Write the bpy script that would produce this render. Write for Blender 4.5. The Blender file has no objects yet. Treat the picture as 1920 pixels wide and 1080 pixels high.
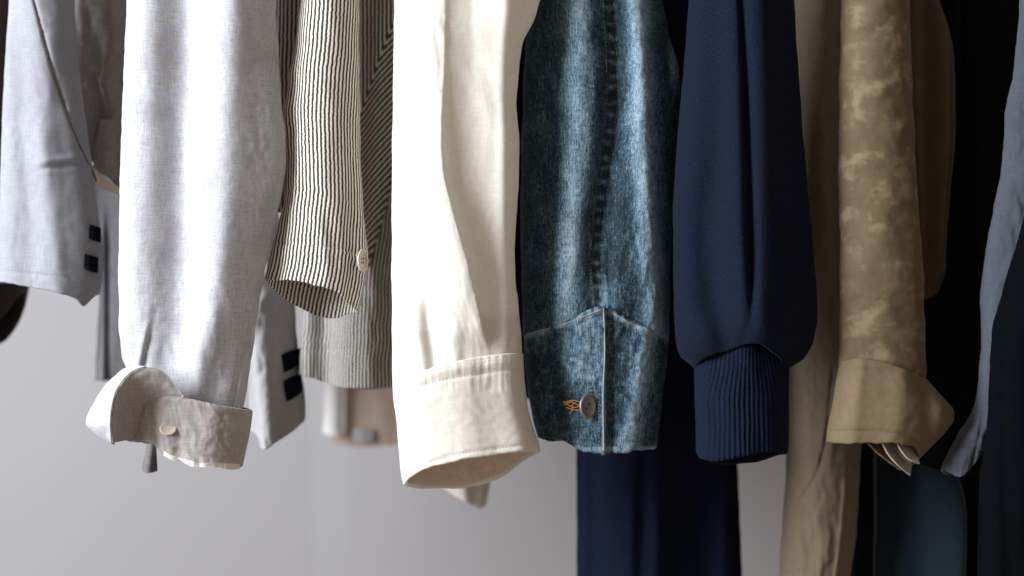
import bpy, math
import numpy as np

# ------------------------------------------------------------------ camera, world, lamps, exposure
sc = bpy.context.scene
DIST = 1.6                 # camera to the plane the sleeves hang in (m)
SC = 0.0005                # metres per photo pixel in that plane
PX0, PY0 = 960.0, 760.0    # where the level optical axis meets the photo (lens shifted up a little)
ZOFF = 1.0                 # axis is one metre above the floor
cd = bpy.data.cameras.new('camera')
cam = bpy.data.objects.new('camera', cd)
sc.collection.objects.link(cam)
cam.location = (0, -DIST, ZOFF)
cam.rotation_euler = (math.pi / 2, 0, 0)
cd.sensor_width = 36.0
cd.lens = 60.0
cd.shift_y = (PY0 - 540.0) / 1920.0
cd.clip_end = 50
cd.dof.use_dof = True
cd.dof.focus_distance = DIST - 0.03
cd.dof.aperture_fstop = 2.2
sc.camera = cam

w = bpy.data.worlds.new('World')
sc.world = w
w.use_nodes = True
w.node_tree.nodes['Background'].inputs[0].default_value = (1.0, 0.85, 0.72, 1)
w.node_tree.nodes['Background'].inputs[1].default_value = 0.29


def area(name, loc, target, size, size_y, power, color):
    ld = bpy.data.lights.new(name, 'AREA')
    ld.shape = 'RECTANGLE'
    ld.size = size
    ld.size_y = size_y
    ld.energy = power
    ld.color = color
    o = bpy.data.objects.new(name, ld)
    sc.collection.objects.link(o)
    o.location = loc
    d = np.array(target) - np.array(loc)
    from mathutils import Vector
    o.rotation_euler = Vector(d).to_track_quat('-Z', 'Y').to_euler()
    return o


area('window_light', (-1.78, -0.98, ZOFF + 0.62), (-0.05, 0.05, ZOFF + 0.10), 0.9, 1.2, 98, (0.89, 0.94, 1.0))
sc.view_settings.view_transform = 'Standard'
sc.view_settings.look = 'None'
sc.view_settings.exposure = 0.2
sc.view_settings.gamma = 1.0


# ------------------------------------------------------------------ small helpers
def W(px, py, Y):
    """photo pixel on the vertical plane y = Y -> world"""
    s = SC * (DIST + Y) / DIST
    return (px - PX0) * s, Y, (PY0 - py) * s + ZOFF


def crv(pts):
    """smooth curve through (a, b) points -> function b(a)"""
    p = np.array(sorted(pts), float)
    x, v = p[:, 0], p[:, 1]
    n = len(x)
    if n == 1:
        return lambda q: np.full_like(np.asarray(q, float), v[0])
    h = np.diff(x)
    d = np.diff(v) / h
    m = np.zeros(n)
    m[0], m[-1] = d[0], d[-1]
    for i in range(1, n - 1):
        if d[i - 1] * d[i] <= 0:
            m[i] = 0.5 * (d[i - 1] + d[i]) * 0.5
        else:
            w1, w2 = 2 * h[i] + h[i - 1], h[i] + 2 * h[i - 1]
            m[i] = (w1 + w2) / (w1 / d[i - 1] + w2 / d[i])

    def f(q):
        q = np.asarray(q, float)
        qq = np.clip(q, x[0], x[-1])
        i = np.clip(np.searchsorted(x, qq) - 1, 0, n - 2)
        t = (qq - x[i]) / h[i]
        r = ((2 * t**3 - 3 * t**2 + 1) * v[i] + (t**3 - 2 * t**2 + t) * h[i] * m[i]
             + (-2 * t**3 + 3 * t**2) * v[i + 1] + (t**3 - t**2) * h[i] * m[i + 1])
        return r + np.where(q < x[0], (q - x[0]) * m[0], 0) + np.where(q > x[-1], (q - x[-1]) * m[-1], 0)
    return f


def hsh(ix, iy, seed):
    n = (ix.astype(np.int64) * 374761393 + iy.astype(np.int64) * 668265263 + seed * 982451653) & 0x7fffffff
    n = ((n ^ (n >> 13)) * 1274126177) & 0x7fffffff
    n = n ^ (n >> 16)
    return (n & 0xffff) / 65535.0


def vnoise(x, y, seed=0):
    """gradient noise, about -1..1"""
    ix, iy = np.floor(x), np.floor(y)
    fx, fy = x - ix, y - iy
    u, v = fx**3 * (fx * (fx * 6 - 15) + 10), fy**3 * (fy * (fy * 6 - 15) + 10)

    def g(dx, dy):
        a = hsh(ix + dx, iy + dy, seed) * 2 * math.pi
        return np.cos(a) * (fx - dx) + np.sin(a) * (fy - dy)
    a = g(0, 0) * (1 - u) + g(1, 0) * u
    b = g(0, 1) * (1 - u) + g(1, 1) * u
    return (a * (1 - v) + b * v) * 1.5


def wrinkle(amp, lx, ly, seed, kind='soft', rot=0.0, win=None):
    """fold field in photo pixels, mm towards the camera"""
    ca, sa = math.cos(rot), math.sin(rot)

    def f(X, Y):
        a, b = X * ca + Y * sa, -X * sa + Y * ca
        wx = vnoise(X / (lx * 2.2) + 7.1, Y / (ly * 2.2) + 3.3, seed + 50) * 0.7
        wy = vnoise(X / (lx * 2.2) - 5.1, Y / (ly * 2.2) + 9.3, seed + 51) * 0.7
        n = vnoise(a / lx + wx, b / ly + wy, seed)
        if kind == 'ridge':
            n = 0.55 - np.abs(n) * 1.6
        elif kind == 'crumple':
            n2 = vnoise(a / lx * 2.1 + wy, b / ly * 2.1 + wx, seed + 7)
            n = (0.5 - np.sqrt(n * n + 0.02) * 1.5) + 0.35 * (0.5 - np.sqrt(n2 * n2 + 0.03) * 1.5)
        r = amp * n
        if win:
            r = r * win(X, Y)
        return r
    return f


def sm(a, b, x):
    t = np.clip((x - a) / (b - a), 0, 1)
    return t * t * (3 - 2 * t)


def box(x0=None, x1=None, y0=None, y1=None, soft=40):
    def f(X, Y):
        r = np.ones_like(X)
        if x0 is not None: r = r * sm(x0 - soft, x0 + soft, X)
        if x1 is not None: r = r * (1 - sm(x1 - soft, x1 + soft, X))
        if y0 is not None: r = r * sm(y0 - soft, y0 + soft, Y)
        if y1 is not None: r = r * (1 - sm(y1 - soft, y1 + soft, Y))
        return r
    return f


def vf(pts, amp, wl, wr=None, shape='g', y0=None, y1=None, fade=50):
    """fold running down the cloth: pts (y, x); wl / wr widths left and right (px); amp mm (number or (y, amp) list)"""
    c = crv(pts)
    wr = wl if wr is None else wr
    af = crv(amp) if isinstance(amp, list) else None

    def f(X, Y):
        d = X - c(Y)
        if shape == 'g':
            r = np.where(d < 0, np.exp(-(d / wl)**2), np.exp(-(d / wr)**2))
        else:   # 's': cloth rises on the left and drops off sharply on the right
            r = np.where(d < 0, np.exp(-(d / wl)**2), np.exp(-(np.abs(d) / wr)))
        r = r * (af(Y) if af else amp)
        if y0 is not None: r = r * sm(y0 - fade, y0 + fade, Y)
        if y1 is not None: r = r * (1 - sm(y1 - fade, y1 + fade, Y))
        return r
    return f


def hf(pts, amp, w, x0=None, x1=None, fade=25, wd=None):
    """fold or seam running across: pts (x, y)"""
    c = crv(pts)
    wd = w if wd is None else wd

    def f(X, Y):
        d = Y - c(X)
        r = np.where(d < 0, np.exp(-(d / w)**2), np.exp(-(d / wd)**2)) * amp
        if x0 is not None: r = r * sm(x0 - fade, x0 + fade, X)
        if x1 is not None: r = r * (1 - sm(x1 - fade, x1 + fade, X))
        return r
    return f


# ------------------------------------------------------------------ objects
def link(o, parent=None):
    sc.collection.objects.link(o)
    if parent is not None:
        o.parent = parent
        o.matrix_parent_inverse.identity()
        o.location = o.location - parent.location
    return o


def thing(name, label, cat, px, py, Y, group=None):
    o = bpy.data.objects.new(name, None)
    o.empty_display_size = 0.03
    sc.collection.objects.link(o)
    o.location = W(px, py, Y)
    o['label'] = label
    o['category'] = cat
    if group:
        o['group'] = group
    return o


def mesh_obj(name, verts, faces, mat, parent, uvs=None, attrs=None, smooth=True):
    me = bpy.data.meshes.new(name)
    verts = np.asarray(verts, np.float64)
    if isinstance(faces, np.ndarray):
        nv, nf, k = len(verts), len(faces), faces.shape[1]
        me.vertices.add(nv)
        me.vertices.foreach_set('co', verts.astype(np.float32).ravel())
        me.loops.add(nf * k)
        me.polygons.add(nf)
        me.loops.foreach_set('vertex_index', faces.astype(np.int32).ravel())
        me.polygons.foreach_set('loop_start', (np.arange(nf) * k).astype(np.int32))
        me.polygons.foreach_set('loop_total', np.full(nf, k, np.int32))
        me.update(calc_edges=True)
    else:
        me.from_pydata(verts.tolist(), [], faces)
        me.update()
    if uvs is not None:
        ul = me.uv_layers.new(name='UVMap')
        vi = np.zeros(len(me.loops), np.int32)
        me.loops.foreach_get('vertex_index', vi)
        ul.data.foreach_set('uv', np.asarray(uvs, np.float32)[vi].ravel())
    if attrs:
        for k_, v_ in attrs.items():
            a = me.attributes.new(k_, 'FLOAT', 'POINT')
            a.data.foreach_set('value', np.asarray(v_, np.float32))
    if smooth:
        me.polygons.foreach_set('use_smooth', np.ones(len(me.polygons), bool))
    me.validate()
    me.materials.append(mat)
    o = bpy.data.objects.new(name, me)
    return link(o, parent)


def grid_faces(nr, nc, wrap):
    r = np.arange(nr - 1)[:, None]
    c = np.arange(nc if wrap else nc - 1)[None, :]
    c2 = (c + 1) % nc
    return np.stack([r * nc + c, (r + 1) * nc + c, (r + 1) * nc + c2, r * nc + c2], -1).reshape(-1, 4)


class Surf:
    """remembers the front of a piece so that buttons, seams and stitches can be set on it"""
    def __init__(s, PX, PY, Yw, Y0):
        s.PX, s.PY, s.Yw, s.Y0 = PX.ravel(), PY.ravel(), Yw.ravel(), Y0

    def Y(s, x, y):
        i = np.argmin((s.PX - x)**2 + (s.PY - y)**2)
        return s.Yw[i]

    def at(s, x, y, out=0.0):
        """world point, keeping the scale of the piece's own plane"""
        p = W(x, y, s.Y0)
        return np.array([p[0], s.Y(x, y) - out, p[2]])


def tube(name, parent, mat, L, R, top, hem, hemB=None, Y0=0.0, dF=30, dB=25, folds=(), back=(), th=1.3,
         inner=110, topin=0, colpx=2.4, rowpx=3.2, uvf=None, prof=0.5, wear_highlight=None, edge=1.5, topF=None, topB=None, seed=1,
         lip=0.0, hemwob=0.6):
    """a hanging cloth tube: L, R outline (y, x); hem front / hemB back rim (s, y); depths in mm"""
    Lf, Rf = crv(L), crv(R)
    Hf = crv(hem)
    Hb = crv(hemB if hemB else hem)
    Tf = crv(topF) if topF else (lambda s: np.full_like(s, float(top)))
    Tb = crv(topB) if topB else Tf
    ymid = 300.0
    wpx = max(40.0, float(np.max(Rf(np.linspace(max(top, 0), max(h[1] for h in hem), 12)) -
                                 Lf(np.linspace(max(top, 0), max(h[1] for h in hem), 12)))))
    nf = int(max(16, wpx / colpx))
    nb = max(12, nf // 3)
    a = np.linspace(0, 1, nf)
    sF = 0.55 * a + 0.45 * (1 - np.cos(np.pi * a)) / 2
    b = np.linspace(1, 0, nb + 2)[1:-1]
    sB = 0.4 * b + 0.6 * (1 - np.cos(np.pi * b)) / 2
    s = np.concatenate([sF, sB])
    isB = np.concatenate([np.zeros(nf, bool), np.ones(nb, bool)])
    hemy = np.where(isB, Hb(s), Hf(s))
    wob = vnoise(s * wpx / 14.0, np.zeros_like(s) + 0.37 * seed, seed + 3) * hemwob * 2 + vnoise(s * wpx / 45.0, np.zeros_like(s) + 1.7, seed + 4) * hemwob * 3
    wob = wob * np.sin(np.pi * np.clip(s, 0, 1))**0.3
    hemy = hemy + wob
    topy = np.where(isB, Tb(s), Tf(s))
    nr = int(max(8, (np.max(hemy) - np.min(topy)) / rowpx))
    t = np.linspace(0, 1, nr)[:, None]
    PY = topy[None, :] + t * (hemy - topy)[None, :]
    lx, rx = Lf(PY), Rf(PY)
    # slightly uneven side edges
    lx = lx + vnoise(PY / 60.0, PY * 0 + seed, seed + 11) * edge + vnoise(PY / 17.0, PY * 0 + seed, seed + 13) * edge * 0.35
    rx = rx + vnoise(PY / 55.0, PY * 0 + seed, seed + 12) * edge + vnoise(PY / 19.0, PY * 0 + seed, seed + 14) * edge * 0.35
    PX = lx + s[None, :] * (rx - lx)
    base = np.clip(1 - (2 * s - 1)**2, 0, 1)**prof
    dfv = crv(dF)(PY) if isinstance(dF, list) else dF
    dbv = crv(dB)(PY) if isinstance(dB, list) else dB
    disp = np.zeros_like(PX)
    for f in folds:
        disp = disp + f(PX, PY)
    win = np.clip(1 - np.abs(2 * s - 1)**7, 0, 1)[None, :]
    dispB = np.zeros_like(PX)
    for f in back:
        dispB = dispB + f(PX, PY)
    out = np.where(isB[None, :], -(dbv * base[None, :]) - dispB * win, dfv * base[None, :] + disp * win)
    Yw = Y0 - out / 1000.0
    sc_ = SC * (DIST + Y0) / DIST
    Xw, Zw = (PX - PX0) * sc_, (PY0 - PY) * sc_ + ZOFF
    P = np.stack([Xw, Yw, Zw], -1)
    # outward normals for the wall thickness
    dt = np.gradient(P, axis=0)
    ds = (np.roll(P, -1, 1) - np.roll(P, 1, 1))
    N = np.cross(dt, ds)
    N /= np.maximum(np.linalg.norm(N, axis=-1, keepdims=True), 1e-9)
    cen = P.mean(1, keepdims=True)
    if np.mean(np.sum(N * (P - cen), -1)) < 0:
        N = -N
    # arc length uv
    d = np.linalg.norm(np.diff(np.concatenate([P, P[:, :1]], 1), axis=1), axis=-1)
    U = np.concatenate([np.zeros((nr, 1)), np.cumsum(d, 1)[:, :-1]], 1)
    U = U - U[:, nf // 2:nf // 2 + 1]
    V = np.broadcast_to(-PY * sc_, PX.shape).copy()
    if uvf:
        U, V = uvf(PX, PY, U, V)
    rows, uvU, uvV, wr = [P], [U], [V], []
    wv = wear_highlight(PX, PY, disp) if wear_highlight else np.zeros_like(PX)
    wr = [wv]
    tm = th / 1000.0
    Pl = P.copy()
    if tm > 0 and inner > 0:
        k = min(nr - 1, int(inner / rowpx))
        # rounded rim: half-way vertex row below, then up the inside
        rim = P[-1:] - N[-1:] * tm * 0.5 + dt[-1:] / np.maximum(np.linalg.norm(dt[-1:], axis=-1, keepdims=True), 1e-9) * tm * 0.45
        ins = (P - N * tm)[::-1][:k]
        rows += [rim, ins]
        uvU += [U[-1:], U[::-1][:k]]
        uvV += [V[-1:] - 0.001, V[::-1][:k]]
        wr += [wv[-1:], wv[::-1][:k] * 0]
    if topin > 0:
        k = min(nr - 1, int(topin / rowpx))
        ins = (P - N * tm)[:k][::-1]
        rim = P[:1] - N[:1] * tm * 0.5 - dt[:1] / np.maximum(np.linalg.norm(dt[:1], axis=-1, keepdims=True), 1e-9) * tm * 0.45
        rows = [ins, rim] + rows
        uvU = [U[:k][::-1], U[:1]] + uvU
        uvV = [V[:k][::-1], V[:1]] + uvV
        wr = [wv[:k][::-1] * 0, wv[:1]] + wr
    A = np.concatenate(rows, 0)
    n_r, n_c = A.shape[:2]
    loc = np.array(parent.location) if parent is not None else np.zeros(3)
    UV = np.stack([np.concatenate(uvU, 0), np.concatenate(uvV, 0)], -1).reshape(-1, 2)
    o = mesh_obj(name, A.reshape(-1, 3) - loc, grid_faces(n_r, n_c, True), mat, None, UV,
                 {'wear_highlight': np.concatenate(wr, 0).ravel()})
    attach(o, parent)
    surf = Surf(PX[:, :nf], PY[:, :nf], Yw[:, :nf], Y0)
    surf.o = o
    return surf


def attach(o, parent):
    """mesh written relative to its top-level thing"""
    if parent is not None:
        o.parent = parent
        o.location = (0, 0, 0)


def root_of(p):
    while p.parent is not None:
        p = p.parent
    return p


def cr(P, n, axis):
    """Catmull-Rom resample along an axis"""
    P = np.moveaxis(np.asarray(P, float), axis, 0)
    m = len(P)
    if m == 2:
        t = np.linspace(0, 1, n)[(...,) + (None,) * (P.ndim - 1)]
        return np.moveaxis(P[0] * (1 - t) + P[1] * t, 0, axis)
    q = np.concatenate([[2 * P[0] - P[1]], P, [2 * P[-1] - P[-2]]], 0)
    u = np.linspace(0, m - 1, n)
    i = np.clip(np.floor(u).astype(int), 0, m - 2)
    t = (u - i)[(...,) + (None,) * (P.ndim - 1)]
    a, b, c, d = q[i], q[i + 1], q[i + 2], q[i + 3]
    r = 0.5 * (2 * b + (c - a) * t + (2 * a - 5 * b + 4 * c - d) * t**2 + (3 * b - a - 3 * c + d) * t**3)
    return np.moveaxis(r, 0, axis)


def sheet(name, parent, mat, ctrl, Y0, nu=40, nv=40, th=1.4, noise=0.8, seed=5, nl=22):
    """free cloth sheet: ctrl rows of (px, py, mm towards the camera)"""
    C = np.array(ctrl, float)
    G = cr(cr(C, nv, 0), nu, 1)
    G[..., 2] += vnoise(G[..., 0] / nl, G[..., 1] / nl, seed) * noise + vnoise(G[..., 0] / nl * 2.3, G[..., 1] / nl * 2.3, seed + 1) * noise * 0.4
    sc_ = SC * (DIST + Y0) / DIST
    P = np.stack([(G[..., 0] - PX0) * sc_, Y0 - G[..., 2] / 1000.0, (PY0 - G[..., 1]) * sc_ + ZOFF], -1)
    N = np.cross(np.gradient(P, axis=0), np.gradient(P, axis=1))
    N /= np.maximum(np.linalg.norm(N, axis=-1, keepdims=True), 1e-9)
    tm = th / 1000.0
    rt = np.array(root_of(parent).location) if parent is not None else np.zeros(3)
    # closed: front + back joined round the border
    A = (P + N * tm / 2).reshape(-1, 3)
    B = (P - N * tm / 2).reshape(-1, 3)
    f = grid_faces(nv, nu, False)
    n = nu * nv
    ids = np.arange(n).reshape(nv, nu)
    loop = np.concatenate([ids[0, :-1], ids[:-1, -1], ids[-1, :0:-1], ids[:0:-1, 0]])
    l2 = np.roll(loop, -1)
    side = np.stack([loop, l2, l2 + n, loop + n], -1)
    F = np.concatenate([f[:, ::-1], f + n, side], 0)
    uv = np.stack([P[..., 0].ravel(), P[..., 2].ravel()], -1)
    o = mesh_obj(name, np.concatenate([A, B]) - rt, F, mat, None, np.concatenate([uv, uv]), {'wear_highlight': np.zeros(2 * n)})
    attach(o, parent)
    surf = Surf(G[..., 0], G[..., 1], P[..., 1], Y0)
    surf.o = o
    return surf


def cord(name, parent, mat, pts, rad, seg=6):
    """round cord through world points"""
    P = np.asarray(pts, float)
    rt = np.array(root_of(parent).location)
    T = np.gradient(P, axis=0)
    T /= np.maximum(np.linalg.norm(T, axis=1, keepdims=True), 1e-9)
    ref = np.array([0.0, 1.0, 0.0])
    A = np.cross(T, ref)
    A /= np.maximum(np.linalg.norm(A, axis=1, keepdims=True), 1e-9)
    B = np.cross(T, A)
    th = np.linspace(0, 2 * np.pi, seg, endpoint=False)
    V = P[:, None] + rad * (A[:, None] * np.cos(th)[None, :, None] + B[:, None] * np.sin(th)[None, :, None])
    o = mesh_obj(name, V.reshape(-1, 3) - rt, grid_faces(len(P), seg, True), mat, None,
                 np.zeros((len(P) * seg, 2)), {'wear_highlight': np.zeros(len(P) * seg)})
    attach(o, parent)
    return o


def path_on(surf, pts, step=4, out=0.0004):
    p = np.array(pts, float)
    seg = np.concatenate([[0], np.cumsum(np.hypot(*np.diff(p, axis=0).T))])
    n = max(4, int(seg[-1] / step))
    u = np.linspace(0, seg[-1], n)
    q = cr(p, 200, 0)
    sq = np.concatenate([[0], np.cumsum(np.hypot(*np.diff(q, axis=0).T))])
    u = np.linspace(0, sq[-1], n)
    x, y = np.interp(u, sq, q[:, 0]), np.interp(u, sq, q[:, 1])
    return np.array([surf.at(a, b, out) for a, b in zip(x, y)]), x, y


def stitches(name, parent, mat, surf, paths, pitch=5.5, duty=0.62, rad=0.00032, out=0.00015):
    """rows of thread stitches lying on the cloth, one part"""
    V, F = [], []
    rt = np.array(root_of(parent).location)
    for pts in paths:
        P, _, _ = path_on(surf, pts, pitch / 2, out)
        for i in range(0, len(P) - 2, 2):
            a, b = P[i], P[i] + (P[min(i + 2, len(P) - 1)] - P[i]) * duty
            d = b - a
            if np.linalg.norm(d) > 0.006: continue
            t = d / max(np.linalg.norm(d), 1e-9)
            u = np.cross(t, [0, 1, 0]); u /= max(np.linalg.norm(u), 1e-9)
            v = np.cross(t, u)
            k = len(V)
            m = (a + b) / 2
            V.append(a)
            for q in range(6):
                an = q * math.pi / 3
                V.append(m + rad * (u * math.cos(an) + v * math.sin(an)))
            V.append(b)
            for q in range(6):
                F.append((k, k + 1 + q, k + 1 + (q + 1) % 6))
                F.append((k + 7, k + 1 + (q + 1) % 6, k + 1 + q))
    n = len(V)
    o = mesh_obj(name, np.array(V) - rt, np.array(F), mat, None, np.zeros((n, 2)), {'wear_highlight': np.zeros(n)})
    o['kind'] = 'stuff'
    attach(o, parent)
    return o


def lathe_button(name, parent, mat, hole_mat, pos, rx, rz, th, yaw=0.0, pitch=0.0, holes=4):
    """dished sew-through button: rounded rim, sunk middle, holes"""
    prof = [(0, 0.55), (0.45, 0.55), (0.62, 0.62), (0.74, 0.95), (0.88, 1.0), (0.97, 0.8), (1.0, 0.45), (0.96, 0.1), (0.85, 0), (0, 0)]
    n = 40
    V, F = [], []
    for r, h in prof:
        for k in range(n):
            a = 2 * math.pi * k / n
            V.append((rx * r * math.cos(a), -th * h, rz * r * math.sin(a)))
    F = grid_faces(len(prof), n, True)
    V = np.array(V)
    cy, sy = math.cos(yaw), math.sin(yaw)
    cp, sp = math.cos(pitch), math.sin(pitch)
    Rm = np.array([[cy, -sy, 0], [sy, cy, 0], [0, 0, 1]]) @ np.array([[1, 0, 0], [0, cp, -sp], [0, sp, cp]])
    rt = np.array(root_of(parent).location)
    o = mesh_obj(name, V @ Rm.T + np.array(pos) - rt, F, mat, None, V[:, [0, 2]], {'wear_highlight': np.zeros(len(V))})
    attach(o, parent)
    if holes:
        hv, hf_ = [], []
        for q in range(holes):
            a = math.pi / 4 + q * 2 * math.pi / holes
            cx, cz = rx * 0.24 * math.cos(a), rz * 0.24 * math.sin(a)
            k = len(hv)
            for j in range(10):
                b = 2 * math.pi * j / 10
                hv.append((cx + rx * 0.1 * math.cos(b), -th * 0.57, cz + rz * 0.1 * math.sin(b)))
            hf_.append(list(range(k, k + 10)))
        hv = np.array(hv)
        h = mesh_obj('thread_hole', hv @ Rm.T + np.array(pos) - rt, hf_, hole_mat, None)
        h.parent = o
    return o


# ------------------------------------------------------------------ materials
def nodes_for(name):
    m = bpy.data.materials.new(name)
    m.use_nodes = True
    nt = m.node_tree
    return m, nt, nt.nodes['Principled BSDF']


def nd(nt, typ, **kw):
    n = nt.nodes.new(typ)
    for k, v in kw.items():
        setattr(n, k, v)
    return n


def fmath(nt, op, a, b=None, c=None, clamp=False):
    n = nd(nt, 'ShaderNodeMath', operation=op)
    n.use_clamp = clamp
    for i, v in enumerate((a, b, c)):
        if v is None: continue
        if isinstance(v, (int, float)): n.inputs[i].default_value = v
        else: nt.links.new(v, n.inputs[i])
    return n.outputs[0]


def mixc(nt, f, a, b, mode='MIX'):
    n = nd(nt, 'ShaderNodeMix', data_type='RGBA', blend_type=mode)
    for key, v in ((0, f), (6, a), (7, b)):
        if isinstance(v, (int, float)): n.inputs[key].default_value = v
        elif isinstance(v, tuple): n.inputs[key].default_value = (*v, 1)
        else: nt.links.new(v, n.inputs[key])
    return n.outputs[2]


def uvn(nt, su, sv, detail=2.0, rough=0.6, off=0.0):
    """noise in cloth metres, su / sv features per metre across and along"""
    uv = nd(nt, 'ShaderNodeUVMap')
    mp = nd(nt, 'ShaderNodeMapping')
    mp.inputs['Scale'].default_value = (su, sv, 1)
    mp.inputs['Location'].default_value = (off, off * 0.7, 0)
    nt.links.new(uv.outputs[0], mp.inputs[0])
    n = nd(nt, 'ShaderNodeTexNoise', noise_dimensions='2D')
    n.inputs['Scale'].default_value = 1.0
    n.inputs['Detail'].default_value = detail
    n.inputs['Roughness'].default_value = rough
    nt.links.new(mp.outputs[0], n.inputs['Vector'])
    return n.outputs[0]


def ramp(nt, v, a, b):
    n = nd(nt, 'ShaderNodeMapRange', interpolation_type='SMOOTHSTEP')
    n.inputs[1].default_value = a
    n.inputs[2].default_value = b
    nt.links.new(v, n.inputs[0])
    return n.outputs[0]


def cloth(name, col, slub=0.15, blotch=0.08, weave=0.25, rough=0.92, sheen=0.15, tint=None, fleck=None, coarse=1.0, dist=0.0006, trans=0.0, light_dapple=None, fuzz=0.0):
    """woven cloth: thread slubs both ways, faint blotches, optional flecks; relief from the threads"""
    m, nt, p = nodes_for(name)
    warp = uvn(nt, 900 * coarse, 70 * coarse, 2, .6, 1.3)
    weft = uvn(nt, 60 * coarse, 900 * coarse, 2, .6, 4.1)
    blo = uvn(nt, 30, 22, 3, .6, 8.0)
    thr = fmath(nt, 'ADD', fmath(nt, 'MULTIPLY', warp, 0.55), fmath(nt, 'MULTIPLY', weft, 0.45))
    dark = tuple(c * (1 - slub * 2.2) for c in col)
    lite = tuple(min(0.95, c * (1 + slub * 1.2)) for c in col)
    c = mixc(nt, ramp(nt, thr, 0.34, 0.66), dark, lite)
    t2 = tint or tuple(c_ * 0.8 for c_ in col)
    c = mixc(nt, fmath(nt, 'MULTIPLY', ramp(nt, blo, 0.4, 0.75), blotch * 4), c, t2)
    if light_dapple:     # pale dapples of light put into the colour
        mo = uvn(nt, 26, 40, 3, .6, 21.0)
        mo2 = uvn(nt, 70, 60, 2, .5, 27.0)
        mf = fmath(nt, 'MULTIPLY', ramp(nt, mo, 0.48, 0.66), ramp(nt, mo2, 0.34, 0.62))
        c = mixc(nt, fmath(nt, 'MULTIPLY', mf, 0.6), c, light_dapple)
    if fleck:
        fl = uvn(nt, 330, 380, 3, .7, 12.0)
        c = mixc(nt, fmath(nt, 'MULTIPLY', ramp(nt, fl, 0.60, 0.74), 0.6), c, fleck)
    if fuzz:      # brushed nap: fine light fibres
        fz = uvn(nt, 850, 600, 3, .75, 33.0)
        c = mixc(nt, ramp(nt, fz, 0.3, 0.72), tuple(x * (1 - fuzz) for x in col), tuple(x * (1 + 1.6 * fuzz) for x in col))
        thr = fmath(nt, 'ADD', fmath(nt, 'MULTIPLY', thr, 0.3), fz)
    nt.links.new(c, p.inputs['Base Color'])
    p.inputs['Roughness'].default_value = rough
    p.inputs['Specular IOR Level'].default_value = 0.2 if max(col) > 0.05 else 0.02
    p.inputs['Sheen Weight'].default_value = sheen
    p.inputs['Sheen Roughness'].default_value = 0.5
    bp = nd(nt, 'ShaderNodeBump')
    bp.inputs['Strength'].default_value = weave
    bp.inputs['Distance'].default_value = dist
    nt.links.new(thr, bp.inputs['Height'])
    nt.links.new(bp.outputs[0], p.inputs['Normal'])
    if trans > 0:      # thin cloth lets some light through
        tr = nd(nt, 'ShaderNodeBsdfTranslucent')
        nt.links.new(c, tr.inputs[0])
        mx = nd(nt, 'ShaderNodeMixShader')
        mx.inputs[0].default_value = trans
        nt.links.new(p.outputs[0], mx.inputs[1])
        nt.links.new(tr.outputs[0], mx.inputs[2])
        nt.links.new(mx.outputs[0], nt.nodes['Material Output'].inputs[0])
    return m


def plain(name, col, rough=0.6, spec=0.4, metal=0.0):
    m, nt, p = nodes_for(name)
    tc = nd(nt, 'ShaderNodeTexCoord')
    n = nd(nt, 'ShaderNodeTexNoise')
    n.inputs['Scale'].default_value = 900
    n.inputs['Detail'].default_value = 3
    nt.links.new(tc.outputs['Object'], n.inputs['Vector'])
    c = mixc(nt, n.outputs[0], tuple(x * 0.72 for x in col), tuple(min(1, x * 1.25) for x in col))
    nt.links.new(c, p.inputs['Base Color'])
    p.inputs['Roughness'].default_value = rough
    p.inputs['Specular IOR Level'].default_value = spec
    p.inputs['Metallic'].default_value = metal
    return m


def striped(name, light, dark, period=0.0040, duty=0.52):
    """woven stripe: cream ground, dark lines of slightly uneven width"""
    m, nt, p = nodes_for(name)
    uv = nd(nt, 'ShaderNodeUVMap')
    sep = nd(nt, 'ShaderNodeSeparateXYZ')
    nt.links.new(uv.outputs[0], sep.inputs[0])
    wob = uvn(nt, 120, 260, 2, .6, 2.0)
    u = fmath(nt, 'ADD', fmath(nt, 'MULTIPLY', sep.outputs[0], 1 / period), fmath(nt, 'MULTIPLY', fmath(nt, 'SUBTRACT', wob, 0.5), 0.35))
    fr = fmath(nt, 'FRACT', fmath(nt, 'ADD', u, 100.0))
    tri = fmath(nt, 'ABSOLUTE', fmath(nt, 'SUBTRACT', fr, 0.5))      # 0 middle of a line, .5 between
    ln = ramp(nt, tri, duty / 2 + 0.07, duty / 2 - 0.07)
    gap = uvn(nt, 500, 700, 2, .6, 5.0)
    ln = fmath(nt, 'MULTIPLY', ln, fmath(nt, 'ADD', 0.72, fmath(nt, 'MULTIPLY', gap, 0.5)), clamp=True)
    thr = uvn(nt, 300, 900, 2, .6, 9.0)
    lc = mixc(nt, thr, tuple(x * 0.82 for x in light), tuple(min(.95, x * 1.15) for x in light))
    c = mixc(nt, ln, lc, dark)
    nt.links.new(c, p.inputs['Base Color'])
    p.inputs['Roughness'].default_value = 0.9
    p.inputs['Specular IOR Level'].default_value = 0.2
    p.inputs['Sheen Weight'].default_value = 0.1
    h = fmath(nt, 'ADD', fmath(nt, 'MULTIPLY', ln, -0.8), fmath(nt, 'MULTIPLY', thr, 0.6))
    bp = nd(nt, 'ShaderNodeBump')
    bp.inputs['Strength'].default_value = 0.4
    bp.inputs['Distance'].default_value = 0.0006
    nt.links.new(h, bp.inputs['Height'])
    nt.links.new(bp.outputs[0], p.inputs['Normal'])
    return m


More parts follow.
